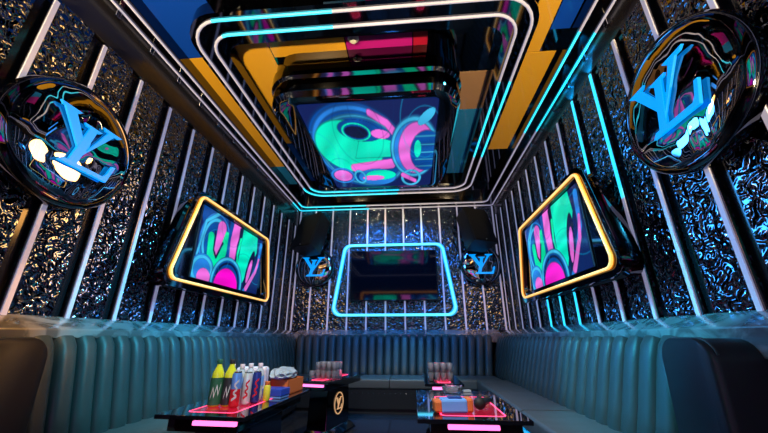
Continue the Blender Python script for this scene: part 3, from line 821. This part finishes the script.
# ------------------------------------------------------------------ things on the tables
def place(bmf, name, mats, parent, **k): return obj(name, bmf, mats, parent, **k)
def ribbon(bm, path, q, w):
    """flat band that follows a path of (angle, height) on a cylinder of radius q"""
    P = resample(path, 0.12, False); vs = []
    for a, z in P:
        vs.append([bm.verts.new((q * math.cos(a), q * math.sin(a), z - w)), bm.verts.new((q * math.cos(a), q * math.sin(a), z + w))])
    for i in range(len(vs) - 1): bm.faces.new((vs[i][0], vs[i + 1][0], vs[i + 1][1], vs[i][1]))
def bottle(loc, label, body, lab, cap, group, stripe):
    rz_ = 0.0
    t = thing('drink_bottle', label, 'bottle', loc, -PI / 2 + 0.5, group)
    bm = B(); lathe(bm, [(0.030, 0), (0.036, 0.006), (0.037, 0.03), (0.035, 0.06), (0.036, 0.10), (0.037, 0.165), (0.034, 0.19), (0.024, 0.215), (0.015, 0.235), (0.0135, 0.25)], n=24)
    obj('body', bm, M[body], t, smooth=True, angle=60)
    bm = B(); lathe(bm, [(0.0375, 0.012), (0.0378, 0.02), (0.0380, 0.158), (0.0376, 0.165)], n=24, cap0=False, cap1=False); lb = obj('label_sleeve', bm, M[lab], t, smooth=True, angle=60)
    bm = B()
    ribbon(bm, [(-0.75, 0.05), (-0.45, 0.11), (-0.2, 0.06), (0.1, 0.12), (0.4, 0.07), (0.7, 0.13)], 0.0388, 0.009)
    obj('print', bm, M[stripe], lb)
    bm = B(); lathe(bm, [(0.0155, 0.244), (0.0165, 0.246), (0.0165, 0.268), (0.015, 0.271)], n=20); obj('cap', bm, M[cap], t, smooth=True)
    return t
def can(loc, label, top, low, group, mark, h=0.168, r=0.0275):
    t = thing('drink_can', label, 'can', loc, -PI / 2 + 0.45, group)
    bm = B(); lathe(bm, [(r * .75, 0), (r * .92, 0.006), (r, 0.014), (r, h * .52)], n=24, mi=1, cap1=False)
    lathe(bm, [(r, h * .52), (r, h - 0.02), (r * .84, h - 0.005)], n=24, mi=0, cap0=False, cap1=False)
    bd = obj('body', bm, [M[top], M[low]], t, smooth=True, angle=60)
    bm = B(); lathe(bm, [(r * .84, h - 0.006), (r * .87, h), (r * .80, h + .001), (r * .78, h - 0.004)], n=24); obj('lid', bm, M['alu'], t, smooth=True)
    bm = B()
    ribbon(bm, [(-0.6, h * .22), (0.35, h * .32), (-0.4, h * .42), (0.35, h * .52), (-0.35, h * .64), (0.5, h * .76)], r * 1.02, 0.007)
    obj('print', bm, M[mark], bd)
    return t
S = 1.0
bottle((-0.945, 2.235, HT), 'lime-yellow drink bottle with dark green label, leftmost on the left near table', 'lime', 'label_green', 'label_green', 'lime bottles', 'label_white')
bottle((-0.868, 2.25, HT), 'lime-yellow drink bottle with black label, right beside the green-labelled bottle', 'lime', 'label_dark', 'label_dark', 'lime bottles', 'label_white')
can((-0.806, 2.215, HT), 'tall can, light blue above and red below, beside the lime bottles', 'can_blue', 'can_red', 'drink cans', 'can_white', 0.20, 0.030)
can((-0.775, 2.30, HT), 'tall white can with red print between the red and the navy can', 'can_white', 'can_white', 'drink cans', 'can_red', 0.19, 0.028)
can((-0.745, 2.37, HT), 'tall navy can with red print, rightmost of the cans', 'can_navy', 'can_navy', 'drink cans', 'can_red', 0.19, 0.028)
def water(loc, label):
    t = thing('water_bottle', label, 'bottle', loc, 0, 'clear water bottles behind the cans')
    bm = B(); lathe(bm, [(0.028, 0), (0.032, 0.006), (0.032, 0.05), (0.029, 0.07), (0.032, 0.09), (0.032, 0.16), (0.024, 0.19), (0.0135, 0.205), (0.0135, 0.215)], n=20); obj('body', bm, M['film'], t, smooth=True, angle=60)
    bm = B(); lathe(bm, [(0.0325, 0.095), (0.033, 0.10), (0.033, 0.15), (0.0325, 0.155)], n=20, cap0=False, cap1=False); obj('label_sleeve', bm, M['sky_box'], t, smooth=True)
    bm = B(); lathe(bm, [(0.0155, 0.208), (0.0165, 0.210), (0.0165, 0.232), (0.015, 0.235)], n=20); obj('cap', bm, M['pink_cap'], t, smooth=True)
    return t
wl = ['behind the lime bottles', 'behind the blue and red can', 'behind the white can', 'behind the navy can']
for k, (x, y) in enumerate([(-0.91, 2.34), (-0.842, 2.34), (-0.82, 2.42), (-0.765, 2.45)]):
    if k == 0: w0 = water((x, y, HT), 'clear water bottle with pale pink cap %s' % wl[0])
    else: dup(w0, (x, y, HT), 0.0, 'clear water bottle with pale pink cap %s' % wl[k])
# napkin pack, small jar, boxes
t = thing('tissue_pack', 'pale pink and white packet lying on top behind the water bottles', 'tissue pack', (-0.885, 2.60, HT), 0.1)
bm = B(); box(bm, -0.11, 0.11, -0.05, 0.05, 0.0, 0.20); obj('pack', bm, M['pink_cap'], t, bevel=0.02)
bm = B(); box(bm, -0.06, 0.06, -0.0515, 0.0, 0.06, 0.14); obj('print', bm, M['label_white'], t)
t = thing('small_jar', 'small gold-lidded jar between the cans and the blue box', 'jar', (-0.70, 2.45, HT))
bm = B(); lathe(bm, [(0.02, 0), (0.024, 0.01), (0.024, 0.085), (0.016, 0.10)], n=20); obj('jar_body', bm, M['label_yellow'], t, smooth=True)
bm = B(); lathe(bm, [(0.017, 0.098), (0.018, 0.10), (0.018, 0.118), (0.016, 0.12)], n=20); obj('lid', bm, M['orange_box'], t, smooth=True)
t = thing('card_box', 'small blue box on the left near table in front of the orange box', 'box', (-0.695, 2.60, HT), -0.15)
bm = B(); box(bm, -0.078, 0.078, -0.065, 0.065, 0.014, 0.060); obj('lid', bm, M['blue_box'], t, bevel=0.004)
bm = B(); box(bm, -0.075, 0.075, -0.062, 0.062, 0.0, 0.014); obj('tray', bm, M['sky_box'], t, bevel=0.002)
t = thing('napkin_box', 'orange open box holding wrapped napkins on the left near table', 'box', (-0.70, 2.84, HT), -0.12)
bm = B(); box(bm, -0.075, 0.075, -0.13, 0.13, 0.0, 0.008)
for a in ((-.075, .075, -.13, -.124), (-.075, .075, .124, .13), (-.075, -.069, -.13, .13), (.069, .075, -.13, .13)): box(bm, a[0], a[1], a[2], a[3], 0.0, 0.10)
obj('box_walls', bm, M['orange_box'], t)
nap = thing('plastic_bag', 'crumpled clear plastic bag of wet wipes heaped over the orange box', 'bag', (-0.72, 2.80, HT + 0.103))
bm = B(); bmesh.ops.create_icosphere(bm, subdivisions=3, radius=1.0)
rs = random.Random(3)
for v in bm.verts:
    n = v.co.copy(); f = 1 + rs.uniform(-0.12, 0.14)
    v.co = Vector((n.x * 0.095 * f, n.y * 0.15 * f, (max(n.z, -0.5) * 0.05 + 0.03) if n.z < 0 else 0.03 + n.z * 0.05 * f))
obj('film', bm, M['film'], nap)
for k in range(3):
    bm = B(); box(bm, -0.045, 0.045, -0.085, 0.085, 0.010 + k * 0.018, 0.025 + k * 0.018); obj('wipe_packet', bm, M['tissue'], nap, bevel=0.005)

def tumbler(loc, label, group, first=[None]):
    if first[0] is None:
        bm = B(); lathe(bm, [(0.022, 0.0), (0.025, 0.003), (0.030, 0.078), (0.0285, 0.079), (0.0235, 0.010), (0.004, 0.009)], n=16)
        o = obj('glass_tumbler', bm, M['clear_glass'], smooth=True, angle=60, loc=loc); first[0] = o
    else:
        o = first[0].copy(); C.objects.link(o); o.location = loc
    return tag(o, label, 'glass', group)
for tab, nm, (x0, y0) in ((tabRF, 'right', (-0.11, 0.20)), (tabLF, 'left', (-0.05, 0.22))):
    for tier in range(2):
        for r_ in range(3):
            for c in range(4):
                ca, sa = math.cos(tab.rotation_euler.z), math.sin(tab.rotation_euler.z)
                lx, ly = c * 0.0625 + x0, r_ * 0.0625 + y0
                tumbler((tab.location.x + lx * ca - ly * sa, tab.location.y + lx * sa + ly * ca, HT + 0.0005 + tier * 0.0795),
                        'pink-lit clear tumbler in the two-tier block of glasses on the %s far table' % nm, 'tumblers on the %s far table' % nm)
tumbler((-0.745, 3.68, HT + .0005), 'single clear tumbler standing left of the glass block on the left far table', None)

# right near table: pack, microphone, ashtrays
t = thing('snack_pack', 'light blue pack with orange ends lying on the right near table', 'pack', (0.53, 2.20, HT), 0.10)
bm = B(); box(bm, -0.075, 0.075, -0.05, 0.05, 0.0, 0.072); obj('wrap', bm, M['sky_box'], t, bevel=0.012)
bm = B(); box(bm, -0.115, -0.070, -0.047, 0.047, 0.002, 0.066); obj('end_flap', bm, M['orange_box'], t, bevel=0.012)
bm = B(); box(bm, 0.070, 0.110, -0.047, 0.047, 0.002, 0.076); obj('end_flap', bm, M['orange_box'], t, bevel=0.012)
bm = B(); box(bm, -0.03, 0.05, -0.03, 0.03, 0.0725, 0.079); obj('print', bm, M['can_navy'], t, bevel=0.003)
t = thing('microphone', 'black round-headed microphone lying right of the light blue pack', 'microphone', (0.695, 2.27, HT + 0.036), 1.0)
bm = B(); bmesh.ops.create_uvsphere(bm, u_segments=20, v_segments=14, radius=0.035); bmesh.ops.scale(bm, vec=(1.15, 1, 1), verts=bm.verts); obj('head', bm, M['black_matt'], t, smooth=True, angle=80)
bm = B(); lathe(bm, [(0.024, 0.025), (0.022, 0.05), (0.018, 0.15), (0.014, 0.155)], n=18, axis='x'); obj('handle', bm, M['black_satin'], t, smooth=True)
t = thing('ashtray', 'round clear glass ashtray at the far end of the right near table', 'ashtray', (0.60, 2.93, HT))
bm = B(); lathe(bm, [(0.055, 0.0), (0.07, 0.004), (0.078, 0.04), (0.066, 0.042), (0.05, 0.012), (0.004, 0.010)], n=28); obj('dish', bm, M['clear_glass'], t, smooth=True)
for k in range(3):
    bm = B(); a = k * 2 * PI / 3; box(bm, 0.072 * math.cos(a) - .008, 0.072 * math.cos(a) + .008, 0.072 * math.sin(a) - .008, 0.072 * math.sin(a) + .008, 0.042, 0.050); obj('rest', bm, M['alu'], t)
bm = B(); box(bm, -0.03, 0.03, -0.016, 0.016, 0.0, 0.014)
o = obj('lighter', bm, M['can_white'], loc=(0.72, 2.96, HT)); o.rotation_euler = (0, 0, 0.3)
tag(o, 'small white lighter beside the glass ashtray', 'lighter')
